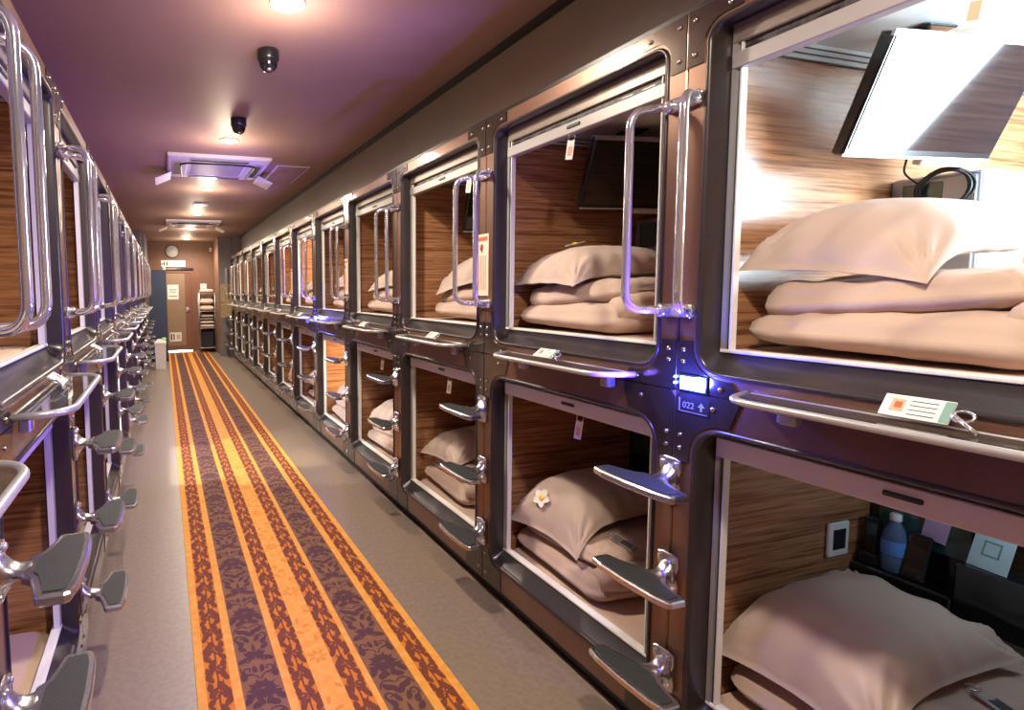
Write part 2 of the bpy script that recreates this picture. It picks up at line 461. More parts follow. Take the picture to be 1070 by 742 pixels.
for side, n in (('R', NR), ('L', NL)):
    proto = None; nm = 'right' if side == 'R' else 'left'
    for p in range(n):
        for z, w in STEPZ:
            if proto is None: o = proto = make_step(side)
            else: o = copy_tree(proto)
            o.location = (X(side, -.0045 if w != 'middle' else -.0005), pilY(p), z)
            tag(o, f"{w} aluminium ladder step on the {ORD[p]} pillar of the {nm} row", 'step', f'ladder steps along the {nm} row')

# ------------------------------------------------------------------ grab rails
def make_grab(side):
    mx = side == 'L'
    r = empty('grab_handle')
    zt, zl = .305, -.305
    for s in (1, -1):
        pts = [(-.006, s * .040, zt), (-.112, s * .092, zt - .004), (-.112, s * .092, zl + .004), (-.006, s * .040, zl)]
        m = MB(); m.tube(arc_path(pts, .055, 7), .0122, 'chrome', 14)
        part(m, 'grab_rail', r, mx)
    for z in (zt, zl):
        m = MB(); m.box((-.014, -.057, z - .020), (0, .057, z + .020), 'chrome', .006)
        for s in (1, -1):
            m.lathe([(.0188, -.001), (.0188, -.022), (.017, -.028), (.0125, -.03)], 'chrome', (0, s * .042, z), 'x', 16)
            m.sphere((-.016, s * .051, z + .014), .008, 'chrome', 6); m.sphere((-.016, s * .051, z - .014), .008, 'chrome', 6)
        part(m, 'rail_bracket', r, mx)
    return r
for side, n in (('R', NR), ('L', NL)):
    proto = None; nm = 'right' if side == 'R' else 'left'
    for p in range(n):
        if proto is None: o = proto = make_grab(side)
        else: o = copy_tree(proto)
        o.location = (X(side, -.0005), pilY(p), 1.755)
        tag(o, f"pair of chrome grab rails on the {ORD[p]} pillar of the {nm} row", 'grab rail', f'chrome grab rails along the {nm} row')

# ------------------------------------------------------------------ tray shelves and what lies on them
TZ = 1.2365
def make_tray(side):
    mx = side == 'L'
    r = empty('tray_shelf')
    h, d, ch = .315, .135, .05
    outl = [(-.0115, -h - .03), (-d + .03, -h), (-d, -h + ch), (-d, h - ch), (-d + .03, h), (-.0115, h + .03)]
    m = MB(); m.prism([(x, y) for x, y in outl], 'tray_glass', -.004, .004); part(m, 'glass_shelf', r, mx)
    m = MB(); m.tube(arc_path([(x, y, 0) for x, y in outl], .03, 5), .0095, 'rail_silver', 10); part(m, 'front_rim', r, mx)
    m = MB(); m.tube([(-.009, -h - .02, 0), (-.009, h + .02, 0)], .006, 'rail_silver', 8); part(m, 'back_rim', r, mx)
    for y in (-.235, .235):
        m = MB(); m.box((-.030, y - .022, -.058), (-.0015, y + .022, -.006), 'rail_silver', .004)
        m.box((-.0325, y - .013, -.050), (-.030, y + .013, -.016), 'chrome', .001); part(m, 'support_bracket', r, mx)
    return r
def make_tag(side):
    mx = side == 'L'
    r = empty('room_tag')
    m = MB(); m.box((-.05, -.055, 0), (-.0, .055, .0035), 'paper', .001); part(m, 'tag_card', r, mx)
    m = MB(); m.box((-.038, .018, .0034), (-.010, .040, .0042), 'ink_skin'); m.box((-.030, .022, .004), (-.016, .034, .0046), 'ink_red')
    for i in range(4): m.box((-.042 + i * .010, -.032, .0034), (-.040 + i * .010, .010, .004), 'ink')
    part(m, 'printed_face', r, mx)
    m = MB(); m.box((-.048, -.055, .0034), (-.002, -.040, .0042), 'card_green'); part(m, 'green_end', r, mx)
    m = MB(); m.tube([(-.03 + .012 * math.cos(a * PI / 6), -.072 + .016 * math.sin(a * PI / 6), .006) for a in range(13)], .0028, 'chrome', 6)
    m.tube([(-.026, -.056, .006), (-.05, -.085, .008), (-.06, -.10, .005)], .004, 'chrome', 6); part(m, 'metal_clip', r, mx)
    return r
for side, n in (('R', NR), ('L', NL)):
    pt = pg = None; nm = 'right' if side == 'R' else 'left'
    for k in range(n):
        if pt is None: o = pt = make_tray(side); g = pg = make_tag(side)
        else: o = copy_tree(pt); g = copy_tree(pg)
        o.location = (X(side, -.0075), bayY(k) - .045, TZ)
        what = f'the {ORD[k] if side=="R" else (ORD[k-1] if k else "")} {nm} bay'
        if side == 'L' and k == 0:
            tag(o, "smoked glass tray shelf cut off by the photo's left edge", 'shelf', 'glass tray shelves on the left row')
            tag(g, "white tag on the left tray shelf cut off by the photo's edge", 'tag', 'room tags on the left trays')
        else:
            tag(o, f'smoked glass tray shelf between the two capsules of {what}', 'shelf', f'glass tray shelves on the {nm} row')
            tag(g, f'white printed tag with metal clip on the tray of {what}', 'tag', f'room tags on the {nm} trays')
        dy = (-.055 if k == 0 else -.02 + .05 * math.sin(k * 2.3)) if side == 'R' else .03 * math.sin(k * 1.7)
        sx = 1 if side == 'R' else -1
        g.location = (X(side, -.025), bayY(k) + dy, TZ + .0095)
        th = .98 if k == 0 else .6
        g.rotation_euler = (0, -sx * th, .25 * math.sin(k * 3.1) if k else 0)
        g.location.z += .051 * math.sin(th) + .003

# ------------------------------------------------------------------ bedding
def nz(x, y, z, s): return noise.noise(Vector((x * s, y * s, z * s)))
def slab(m, name, L, W, T, px, pr, seed, amp=.006, nu=34, nv=26, pinch=.06, floor_flat=.35, bend=None, creases=0., off=(0, 0, 0), rot=0., taper=0., wedge=0., tilt=0.):
    """closed puffy cushion: px = edge fullness exponent, pr = thickness power"""
    rs = random.Random(seed); ph = [rs.uniform(0, 6) for _ in range(8)]
    def pt(u, v, top):
        if px > 6:      # bull-nosed slab with rounded plan corners
            r = T * .62; xi, yi = L / 2 - r, W / 2 - r
            x, y = u * L / 2, v * W / 2
            p = max(0., (abs(x) - xi) / r); q = max(0., (abs(y) - yi) / r); d = max(p, q); h = math.hypot(p, q)
            if h > 0:
                k = d / h if p > 0 and q > 0 else 1.
                if p > 0: x = math.copysign(xi + r * p * k, x)
                if q > 0: y = math.copysign(yi + r * q * k, y)
            e = math.sqrt(max(0., 1 - d * d)) * (1 - .10 * u * u)
        else:
            e = max(0., (1 - abs(u) ** px) * (1 - abs(v) ** px)) ** pr
            x = u * L / 2 * (1 - pinch * (1 - v * v) * abs(u) ** 2); y = v * W / 2 * (1 - pinch * (1 - u * u) * abs(v) ** 2)
        z = T / 2 * e * (1. if top else -floor_flat) * (1 - wedge * v) + tilt * v
        n = nz(x + seed, y, (1 if top else 3), 7) * amp + nz(x, y + seed, 2, 17) * amp * .5
        cr = 0.
        if creases:
            # creases fanning from the corners and along the short ends
            for i, (cu, cv) in enumerate(((-1, -1), (-1, 1), (1, -1), (1, 1))):
                dx, dy = (u - cu) * L, (v - cv) * W; d = math.hypot(dx, dy); a = math.atan2(dy, dx)
                cr += math.sin(a * 15 + ph[i]) * math.exp(-(d / .16) ** 2) * min(1, d / .05)
            cr += math.sin(v * 13 + ph[5] + 3 * nz(x, y, 1, 5)) * abs(u) ** 3 * .6 + math.sin(u * 16 + ph[6] + 4 * nz(x, y, 5, 5)) * abs(v) ** 4 * .35
            cr *= creases * min(1, e * 2.6)
        z += (n + cr) * min(1, e * 3) * (1 if top else .3)
        if bend: z += bend(u, v)
        z += taper * u
        c, s = math.cos(rot), math.sin(rot)
        return (off[0] + x * c - y * s, off[1] + x * s + y * c, off[2] + z)
    vs = []; fs = []; N = (nu + 1) * (nv + 1)
    def par(i, n):   # denser near the edges
        t = -1 + 2 * i / n
        return (math.sin(t * PI / 2) * .55 + t * .45)
    for top in (1, 0):
        for i in range(nu + 1):
            for j in range(nv + 1): vs.append(pt(par(i, nu), par(j, nv), top))
    idx = lambda t, i, j: (0 if t else N) + i * (nv + 1) + j
    for i in range(nu):
        for j in range(nv):
            fs.append((idx(1, i, j), idx(1, i + 1, j), idx(1, i + 1, j + 1), idx(1, i, j + 1)))
            fs.append((idx(0, i, j), idx(0, i, j + 1), idx(0, i + 1, j + 1), idx(0, i + 1, j)))
    rim = [(i, 0) for i in range(nu)] + [(nu, j) for j in range(nv)] + [(i, nv) for i in range(nu, 0, -1)] + [(0, j) for j in range(nv, 0, -1)]
    for a in range(len(rim)):
        p, q = rim[a], rim[(a + 1) % len(rim)]
        fs.append((idx(0, *p), idx(0, *q), idx(1, *q), idx(1, *p)))
    m.add(vs, fs, name, True)

def pillow_mesh(seed, droop=.05):
    m = MB()
    slab(m, 'pillow_cotton', .58, .43, .215, 3.0, .55, seed, amp=.008, pinch=.09, floor_flat=.30, creases=.024, nu=60, nv=46,
         bend=lambda u, v: -droop * (max(0, -u) ** 3.2) * 1.5 - .015 * v * v)
    return m
def duvet_mesh(seed, loose=1.):
    m = MB(); rs = random.Random(seed)
    kw = dict(px=7., pr=.5, pinch=.03, floor_flat=.8)
    slab(m, 'duvet_cotton', .70, .60, .125, seed=seed, amp=.010 * loose, creases=.006, off=(0, 0, .058), nu=44, nv=40, wedge=.22, **kw)
    slab(m, 'duvet_cotton', .66, .55, .125, seed=seed + 9, amp=.011 * loose, creases=.008, off=(.02, .010, .155), rot=.04 * rs.uniform(-1, 1), nu=44, nv=40, taper=.008, wedge=-.12, tilt=-.022, **kw)
    # the fold joining the two layers along the near edge
    pts = []
    for i in range(25):
        t = i / 24; x = -.31 + .62 * t
        pts.append((x, -.262 + .012 * nz(x, seed, 0, 6), .105 + .01 * nz(x, seed, 4, 5)))
    m.tube(pts, [.03 + .035 * math.sin(PI * min(1, max(0, (i + .5) / 25))) ** .4 for i in range(25)], 'duvet_cotton', 14)
    return m

PILL = [pillow_mesh(s, d) for s, d in ((1, .05), (2, .08), (3, .03))]
DUV = [duvet_mesh(s) for s in (11, 12, 13)]
def mattress(tier):
    m = MB(); h = .098
    m.box((.0, -.484, 0), (1.90, .484, h), 'sheet', .028)
    return m
# per-bay placement (dx into the pod from the front plane, dy towards the far wall, turn)
BED = {('upper', 0): dict(d=(.118, -.02, .02), p=(.13, .06, .02, .10, 0)),
       ('lower', 0): dict(d=(.14, .00, .0), p=(.10, .02, .0, .03, 1)),
       ('upper', 1): dict(d=(.112, .02, .03), p=(.08, .06, -.02, .02, 2)),
       ('lower', 1): dict(d=(.11, .03, -.05), p=(.08, .09, .06, .02, 1)),
       ('upper', 2): dict(d=(.14, -.14, .05), p=(.12, -.20, .10, -.18, 0)),
       ('lower', 2): dict(d=(.13, .03, -.06), p=(.11, .04, .05, -.02, 2)),
       ('upper', 3): dict(d=(.12, -.05, .08), p=(.11, -.12, .2, -.1, 2)),
       ('lower', 3): dict(d=(.12, -.02, .05), p=(.12, -.05, .1, .0, 0))}
proto = {}
def inst(key, mbf, name):
    if key not in proto:
        proto[key] = mbf().build(name); return proto[key]
    o = proto[key].copy(); COL.objects.link(o); return o
for k in range(NR):
    for tier in ('upper', 'lower'):
        up = tier == 'upper'; zf = 1.2355 if up else .1405
        o = inst(('mat',), lambda: mattress(tier), 'mattress'); o.location = (FR + .098, bayY(k), zf)
        tag(o, f'peach sheeted mattress in the {ORD[k]} {tier} capsule of the right row', 'mattress', 'mattresses in the right row')
        rs = random.Random(k * 2 + up)
        b = BED.get((tier, k), dict(d=(rs.uniform(.10, .16), rs.uniform(-.1, .03), rs.uniform(-.08, .08)), p=(rs.uniform(.08, .14), rs.uniform(-.15, .06), rs.uniform(-.1, .15), rs.uniform(-.08, .05), rs.randrange(3))))
        zt = zf + .098
        dx, dy, dr = b['d']; i = (k + up) % 3
        o = inst(('duv', i), lambda: DUV[i], 'folded_duvet'); o.location = (FR + dx + .355, bayY(k) + .165 + min(dy, .0), zt + .004); o.rotation_euler = (0, 0, dr)
        tag(o, f'beige duvet folded under the pillow in the {ORD[k]} {tier} capsule of the right row', 'duvet', 'folded duvets in the right row')
        px, py, pr, tilt, pi = b['p']
        o = inst(('pil', pi), lambda: PILL[pi], 'pillow'); o.location = (FR + px + .305, bayY(k) + min(.255 + py, .468 - .215 * math.cos(pr) - .31 * abs(math.sin(pr))), zt + .262); o.rotation_euler = (tilt, -.04, pr)
        tag(o, f'plump beige pillow on the duvet in the {ORD[k]} {tier} capsule of the right row', 'pillow', 'pillows in the right row')
# settle every pillow on the duvet below it
from mathutils.bvhtree import BVHTree
bpy.context.view_layer.update()
def bvh(o): return BVHTree.FromPolygons([o.matrix_world @ v.co for v in o.data.vertices], [tuple(p.vertices) for p in o.data.polygons])
BEDDING = [o for o in COL.objects if o.type == 'MESH' and o.name.split('.')[0] in ('pillow', 'folded_duvet')]
for o in BEDDING:
    if o.name.startswith('pillow'):
        ds = [bvh(d) for d in BEDDING if d.name.startswith('folded') and abs(d.location.y - o.location.y) < .45 and 0 < o.location.z - d.location.z < .5]
        for it in range(12):
            b = bvh(o)
            if not any(b.overlap(d) for d in ds): break
            o.location.z += .007; bpy.context.view_layer.update()
for k in (0, 1, 2):
    for tier in ('upper', 'lower'):
        zf = 1.2355 if tier == 'upper' else .1405
        o = inst(('mat',), None, 'mattress'); o.location = (XM - FR - .098 - 1.90, bayY(k), zf)
        tag(o, f'peach sheeted mattress in the {ORD[k-1]} {tier} capsule seen in the left row' if k else f"peach mattress in the {tier} left-row capsule cut off by the photo's left edge", 'mattress', 'mattresses in the left row')

# ------------------------------------------------------------------ televisions
def make_tv():
    r = empty('television')
    # hinge frame: origin at top centre of screen; screen plane spans x (width) and local z
    def P(m): return m.xf(Matrix.Rotation(.37, 4, 'X'))
    w, h = .54, .325
    m = MB(); m.box((-w / 2, -.004, -h), (w / 2, .034, 0), 'tv_black', .006)
    m.box((-w / 2 + .05, .034, -h + .05), (w / 2 - .05, .052, -.05), 'tv_black', .008); part(P(m), 'casing', r)
    m = MB(); m.box((-w / 2 + .012, -.0065, -h + .022), (w / 2 - .012, -.0038, -.012), 'screen_glass'); part(P(m), 'screen', r)
    m = MB(); m.box((-w / 2, -.007, -.018), (w / 2, .036, .0005), 'tv_silver', .002); part(P(m), 'top_trim', r)
    m = MB(); m.box((-w / 2, -.007, -h - .002), (w / 2, -.002, -h + .006), 'tv_silver', .001); part(P(m), 'bottom_trim', r)
    m = MB(); m.box((.02, -.0075, -h - .02), (.24, .02, -h - .001), 'white_plastic', .003); part(P(m), 'control_bar', r)
    m = MB(); m.tube(arc_path([(0, .12, -.17), (0, .12, .0), (0, .12, .058)], .02), .016, 'tv_black', 8); m.box((-.05, .07, .054), (.05, .17, .062), 'tv_black', .002)
    m.box((-.04, .095, -.21), (.04, .135, -.13), 'tv_black', .004); part(m, 'ceiling_bracket', r)
    return r
TVT = None
for k in (0, 1, 2):
    if TVT is None: o = TVT = make_tv()
    else: o = copy_tree(TVT)
    o.location = (2.135, bayY(k) + .215, 2.197); o.rotation_euler = (0, 0, -.13)
    tag(o, f'flat black television hanging tilted from the ceiling of the {ORD[k]} upper right capsule', 'television', 'televisions in the upper right capsules')

# coiled cable hung on the lit capsule's console
m = MB()
for q in range(5):
    m.tube([(FR + .845 - .004 * q, bayY(0) + .345 + (.058 + .006 * (q % 3)) * math.cos(a * PI / 12 + q), 1.815 + (.055 + .007 * (q % 2)) * math.sin(a * PI / 12 + q)) for a in range(25)], .004, 'cable_black', 6)
m.tube(arc_path([(FR + .84, bayY(0) + .40, 1.83), (FR + .82, bayY(0) + .44, 1.88), (FR + .80, bayY(0) + .42, 1.93)], .02), .003, 'cable_black', 6)
tag(m.build('coiled_cable'), 'coiled dark cable hung on the grey console in the lit upper capsule', 'cable')

# small things in the lower near capsule
SZ = .5655; y0 = bayY(0)
b = empty('water_bottle', (FR + .815, y0 + .395, SZ))
m = MB(); m.lathe([(.028, 0), (.032, .006), (.032, .05), (.029, .055), (.032, .06), (.032, .115), (.024, .145), (.014, .165), (.0125, .178)], 'bottle_pet', n=20); part(m, 'bottle_body', b)
m = MB(); m.lathe([(.0325, .058), (.0328, .06), (.0328, .105), (.0325, .107)], 'bottle_label', n=20, cap=False); part(m, 'label_band', b)
m = MB(); m.lathe([(.015, .172), (.0152, .176), (.0152, .192), (.013, .195)], 'cap_white', n=16); part(m, 'screw_cap', b)
tag(b, 'small water bottle with blue label on the shelf of the nearest lower capsule', 'bottle')
b = empty('telephone_handset', (FR + .813, y0 + .452, SZ), .15)
m = MB(); m.box((-.03, -.028, 0), (.03, .028, .04), 'black_plastic', .006); part(m, 'cradle', b)
m = MB(); m.box((-.012, -.022, .03), (.014, .022, .165), 'black_plastic', .008); m.box((-.0135, -.014, .10), (-.0115, .014, .145), 'console_glass', .001); part(m, 'handset', b)
tag(b, 'dark handset standing beside the water bottle in the nearest lower capsule', 'telephone')
m = MB(); m.box((-.006, -.03, 0), (.006, .03, .15), 'black_plastic', .004); m.box((-.0075, -.025, .01), (-.005, .025, .14), 'screen_glass')
o = m.build('mobile_phone', loc=(FR + .795, y0 + .335, SZ + .002)); o.rotation_euler = (0, .2, -.1)
tag(o, 'slim dark phone leaning by the water bottle in the nearest lower capsule', 'phone')
b = empty('wall_socket', (FR + .69, y0 + .4905, .655))
m = MB(); m.box((-.05, -.012, -.06), (.05, 0, .06), 'white_plastic', .004); part(m, 'cover_plate', b)
m = MB(); m.box((-.03, -.014, -.035), (.03, -.011, .035), 'black_plastic', .001); part(m, 'socket_face', b)
tag(b, 'white framed socket plate on the wood wall above the shelf of the nearest lower capsule', 'socket')
o = MB(); o.box((-.001, -.045, 0), (.001, .045, .21), 'paper_blue'); 
for i in range(3): o.box((-.0018, -.024, .125 - i * .012), (-.0009, .02, .127 - i * .012), 'ink')
for (a0, c0, a1, c1) in ((-.02, .04, .02, .044), (-.02, .08, .02, .084), (-.02, .04, -.016, .084), (.016, .04, .02, .084)): o.box((-.0018, a0, c0), (-.0009, a1, c1), 'card_green')
o = o.build('leaflet', loc=(FR + .79, y0 + .17, .682)); o.rotation_euler = (0, .30, -.15)
tag(o, 'pale blue leaflet leaning on the dark shelf in the nearest lower capsule', 'leaflet')
o = MB(); o.box((-.001, -.03, 0), (.001, .03, .09), 'paper_violet'); o = o.build('leaflet', loc=(FR + .846, y0 + .315, .70)); o.rotation_euler = (.15, 0, 0)
tag(o, 'lilac card on the glossy console above the water bottle', 'leaflet')

def make_hang_tag():
    r = empty('hanging_tag')
    m = MB(); m.tube([(0, .014 * math.cos(a * PI / 6), -.014 + .014 * math.sin(a * PI / 6)) for a in range(13)], .0018, 'chrome', 6); part(m, 'ring', r)
    m = MB(); m.box((-.001, -.014, -.10), (.001, .014, -.026), 'paper', .0006); part(m, 'card', r)
    m = MB(); m.box((-.0018, -.008, -.085), (-.0008, .008, -.05), 'ink_skin'); part(m, 'printed_patch', r)
    return r
HT = None
for (k, tier, dy) in ((0, 'upper', -.06), (1, 'upper', .02), (1, 'lower', -.06), (2, 'upper', -.28), (2, 'lower', -.08), (3, 'lower', -.12)):
    if HT is None: o = HT = make_hang_tag()
    else: o = copy_tree(HT)
    o.location = (FR + .060, bayY(k) + dy, 2.1235 if tier == 'upper' else 1.0255); o.rotation_euler = (.12, 0, .5)
    tag(o, f'small white card hanging from the blind bar of the {ORD[k]} {tier} right capsule', 'tag', 'cards hanging from the right row blinds')

# flowers
def make_flower():
    r = empty('plumeria_flower')
    for i in range(5):
        a = i * 2 * PI / 5; m = MB(); vs = []; fs = []
        nu = 6
        for u in range(nu + 1):
            t = u / nu; w = .014 * math.sin(PI * min(1, t * .93 + .07)) ** .7; rr = .004 + .034 * t; h = .004 + .012 * t - .010 * t * t
            for s in (-1, 0, 1): vs.append((rr, s * w, h + abs(s) * .003))
        for u in range(nu):
            for s in range(2): q = u * 3 + s; fs.append((q, q + 3, q + 4, q + 1))
        n = len(vs); vs2 = [(x, y, z - .0015) for x, y, z in vs]
        m.add(vs, fs, 'petal_white', True); m.add(vs2, [tuple(reversed(f)) for f in fs], 'petal_white', True)
        m.xf(Matrix.Rotation(a, 4, 'Z')); part(m, 'petal', r)
    m = MB(); m.sphere((0, 0, .008), .012, 'petal_yellow', 6, (1, 1, .5)); part(m, 'yellow_centre', r)
    return r
FL = make_flower()
def flower(o, loc, lab, sc=1.2, rot=(.2, -.5, .4)):
    o.location = loc; o.rotation_euler = rot; o.scale = (sc,) * 3
    tag(o, lab, 'flower', 'plumeria flowers on pillows')
bpy.context.view_layer.update()
def drop(x, y, z0, names):
    best = None
    for o in list(COL.objects):
        if o.type == 'MESH' and o.name.split('.')[0] in names and abs(o.location.x - x) < 1 and abs(o.location.y - y) < .6 and abs(o.location.z - z0) < .9:
            iv = o.matrix_world.inverted(); hit, p, n, _ = o.ray_cast(iv @ Vector((x, y, z0)), iv.to_3x3() @ Vector((0, 0, -1)))
            if hit:
                w = o.matrix_world @ p
                if best is None or w.z > best[0].z: best = (w, (o.matrix_world.to_3x3() @ n).normalized())
    return best
def rest(o, x, y, z0, names, turn=0.):
    p, n = drop(x, y, z0, names)
    o.location = p + n * .005
    o.rotation_euler = (n.to_track_quat('Z', 'Y').to_matrix() @ Matrix.Rotation(turn, 3, 'Z')).to_euler()
FLOWERS = [(FR + .16, bayY(1) + .28, .95, 'white and yellow flower on the pillow of the second lower right capsule'),
           (FR + .30, bayY(1) + .27, 2.0, 'white and yellow flower on the pillow of the second upper right capsule'),
           (FR + .40, bayY(2) + .20, .95, 'white and yellow flower on the pillow of the third lower right capsule')]
for i, (x, y, z, lab) in enumerate(FLOWERS):
    f = FL if i == 0 else copy_tree(FL)
    flower(f, (x, y, z), lab); rest(f, x, y, z, ('pillow', 'folded_duvet'), i)

def make_key():
    r = empty('key_tag')
    m = MB(); m.box((-.02, -.045, 0), (.02, .045, .006), 'chrome', .002); part(m, 'metal_fob', r)
    m = MB(); m.box((-.012, -.03, .0058), (.012, .01, .007), 'ink'); part(m, 'printed_mark', r)
    m = MB(); m.tube([(.014 * math.cos(a * PI / 6), .058 + .014 * math.sin(a * PI / 6), .004) for a in range(13)], .0022, 'chrome', 6); part(m, 'key_ring', r)
    return r
k1 = make_key(); rest(k1, FR + .30, bayY(1) - .05, .9, ('pillow', 'folded_duvet'), .6)
tag(k1, 'silver key fob on the folded duvet of the second lower right capsule', 'key')
k2 = copy_tree(k1); rest(k2, FR + .47, bayY(0) + .0, .9, ('pillow', 'folded_duvet'), 1.2)
tag(k2, 'silver key fob on the folded duvet of the nearest lower right capsule', 'key')

# ------------------------------------------------------------------ signs on the pillars
# digital room displays and number plates
def text_mesh(s, size, font_ext=.0004):
    cu = bpy.data.curves.new('t', 'FONT'); cu.body = s; cu.size = size; cu.align_x = 'LEFT'; cu.extrude = font_ext
    ob = bpy.data.objects.new('t', cu); COL.objects.link(ob)
    dg = bpy.context.evaluated_depsgraph_get(); dg.update()
    me = bpy.data.meshes.new_from_object(ob.evaluated_get(dg))
    bpy.data.objects.remove(ob); 
    vs = [tuple(v.co) for v in me.vertices]; fs = [tuple(p.vertices) for p in me.polygons]
    bpy.data.meshes.remove(me)
    return vs, fs
def display(p, lab):
    yc = pilY(p)
    r = empty('room_display', (FR - .0045, yc - .063, 1.2365))
    m = MB(); m.box((-.006, -.046, -.026), (0, .046, .026), 'black_plastic', .003); part(m, 'display_case', r)
    m = MB(); m.box((-.0075, -.039, -.019), (-.0058, .039, .019), 'display_glow'); 
    part(m, 'lit_screen', r)
    m = MB()
    for i, (a, w) in enumerate(((.026, .010), (.012, .008), (.0, .010), (-.016, .006))): m.box((-.0082, a - w / 2, -.008), (-.0074, a + w / 2, -.005 + .004 * (i % 2)), 'display_mark')
    part(m, 'screen_marks', r)
    m = MB(); m.lathe([(.004, -.001), (.004, -.008), (.002, -.009)], 'led_dot', (0, .058, -.004), 'x', 8); m.lathe([(.004, -.001), (.004, -.008), (.002, -.009)], 'led_dot', (0, .058, .014), 'x', 8); part(m, 'indicator_lamp', r)
    tag(r, lab, 'display', 'glowing displays on the right pillars')
display(0, 'glowing blue-white display on the nearest right pillar above the number 022')
display(4, 'small glowing blue display on the fifth right pillar')
r = empty('number_plate', (FR - .0045, pilY(0) - .063, 1.170))
m = MB(); m.box((-.0012, -.052, -.024), (0, .052, .022), 'dark_plate'); part(m, 'plate', r)
m = MB(); m.box((-.0022, .042, -.020), (-.001, .046, .020), 'line_silver'); m.box((-.0022, -.045, -.021), (-.001, .046, -.019), 'line_silver'); part(m, 'bracket_line', r)
m = MB(); vs, fs = text_mesh('022', .026)
m.add([(-.0018 + z, .034 - x, y - .009) for x, y, z in vs], [tuple(reversed(f)) for f in fs], 'line_silver'); part(m, 'room_number', r)
m = MB(); m.prism([(-.030, -.012), (-.024, -.012), (-.024, .0), (-.016, -.0), (-.027, .013), (-.038, 0), (-.030, 0)], 'line_silver', -.0022, -.001, axis='x'); part(m, 'arrow_mark', r)
tag(r, 'small number plate reading 022 with an arrow under the glowing display', 'sign')

def notice(p, lab):
    r = empty('paper_notice', (FR - .0008, pilY(p) + .028, 1.637))
    m = MB(); m.box((-.0012, -.055, -.148), (0, .055, .148), 'paper_pink'); part(m, 'sheet', r)
    m = MB()
    for i in range(6): m.box((-.0018, .040 - i * .014, -.12), (-.001, .0365 - i * .014, .045), 'ink_red')
    m.lathe([(.016, -.001), (.016, -.0018)], 'ink_red', (0, .005, .085), 'x', 12); m.box((-.002, -.004, .06), (-.001, .006, .10), 'ink')
    m.box((-.0018, -.045, .115), (-.001, .04, .135), 'ink_red'); part(m, 'printed_lines', r)
    tag(r, lab, 'notice', 'paper notices on the right pillars')
notice(1, 'long pinkish paper notice on the second right pillar between grab rails and capsule')
notice(3, 'long pinkish paper notice on the fourth right pillar')
notice(5, 'long pinkish paper notice on the sixth right pillar')

# ------------------------------------------------------------------ room shell
YB = -1.2
def sbox(name, a, b, m):
    q = MB(); q.box(a, b, m); return struct(q.build(name))
XL_OUT, XR_OUT = XM - 3.6, 3.6
sbox('floor', (XL_OUT, YB, -.1), (XR_OUT, YF + .1, 0), 'floor_vinyl')
sbox('ceiling', (XL_OUT, YB, CEIL), (XR_OUT, YF + .1, CEIL + .1), 'ceiling_paint')
RE = pilY(NR - 1) + .03; LE = pilY(NL - 1) + .06
FX = 1.73
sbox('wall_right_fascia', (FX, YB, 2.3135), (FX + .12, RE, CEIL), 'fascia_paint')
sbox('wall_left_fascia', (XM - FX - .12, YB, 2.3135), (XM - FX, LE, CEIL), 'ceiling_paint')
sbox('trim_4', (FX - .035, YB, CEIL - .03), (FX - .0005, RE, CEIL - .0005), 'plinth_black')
# capping boards over the pods so light does not leak behind the fascia
sbox('trim_1', (FR + .02, pilY(-1), 2.3125), (3.6, RE, 2.335), 'plinth_black')
sbox('trim_2', (XM - 3.6, pilY(-1), 2.3125), (XM - FR - .02, LE, 2.335), 'plinth_black')
# recessed plinths
sbox('baseboard_right', (FR + .045, pilY(-1), 0), (3.5, RE, .074), 'plinth_black')
sbox('baseboard_left', (XM - 3.5, pilY(-1), 0), (XM - FR - .045, LE, .074), 'plinth_black')
sbox('wall_back', (XL_OUT, YB - .1, 0), (XR_OUT, YB, CEIL), 'wall_brown')
sbox('wall_near_right', (FR + .02, YB, 0), (3.6, pilY(-1) - .003, 2.3135), 'wall_brown')
sbox('wall_near_left', (XM - 3.6, YB, 0), (XM - FR - .02, pilY(-1) - .003, 2.3135), 'wall_brown')
# far end
sbox('wall_far', (-.8, YF, 0), (2.2, YF + .1, CEIL), 'wall_brown')
PE = RE + .22
sbox('wall_right_pier', (1.245, PE, 0), (3.6, YF, CEIL), 'wall_grey')
sbox('wall_right_pier_end', (FR + .05, RE + .002, 0), (3.6, PE - .0005, CEIL), 'wall_grey')
sbox('wall_left_pier', (-3.6, LE + .35, 0), (-.345, YF, CEIL), 'wall_grey')
sbox('wall_left_pier_end', (-3.6, LE + .002, 0), (XM - FR - .05, LE + .35, CEIL), 'wall_grey')
sbox('trim_3', (1.235, PE + .003, .10), (1.2449, YF, CEIL - .001), 'wall_brown')
q = MB(); q.box((1.262, PE - .014, .90), (1.52, PE - .0005, 1.70), 'stone_panel', .003)
struct(q.build('trim_5'))
# door
q = MB(); q.box((.02, YF - .03, .0), (.06, YF, 2.06), 'door_frame', .004); q.box((.66, YF - .03, 0), (.72, YF, 2.06), 'door_frame', .004); q.box((.06, YF - .03, 2.0), (.66, YF, 2.06), 'door_frame', .004)
q.box((.72, YF - .012, 0), (.90, YF, 2.06), 'door_frame')
d = struct(q.build('door_1'))
q = MB(); q.box((.062, YF - .022, .16), (.52, YF - .001, 1.998), 'door_wood', .003); part(q, 'door_leaf', d)
q = MB(); q.box((.522, YF - .022, .16), (.658, YF - .001, 1.998), 'door_frame', .003); part(q, 'door_stile', d)
q = MB(); q.box((.53, YF - .03, 1.03), (.58, YF - .021, 1.14), 'rail_silver', .004); q.tube(arc_path([(.555, YF - .028, 1.10), (.555, YF - .075, 1.10), (.64, YF - .075, 1.10)], .015), .010, 'chrome', 8); part(q, 'door_handle', d)
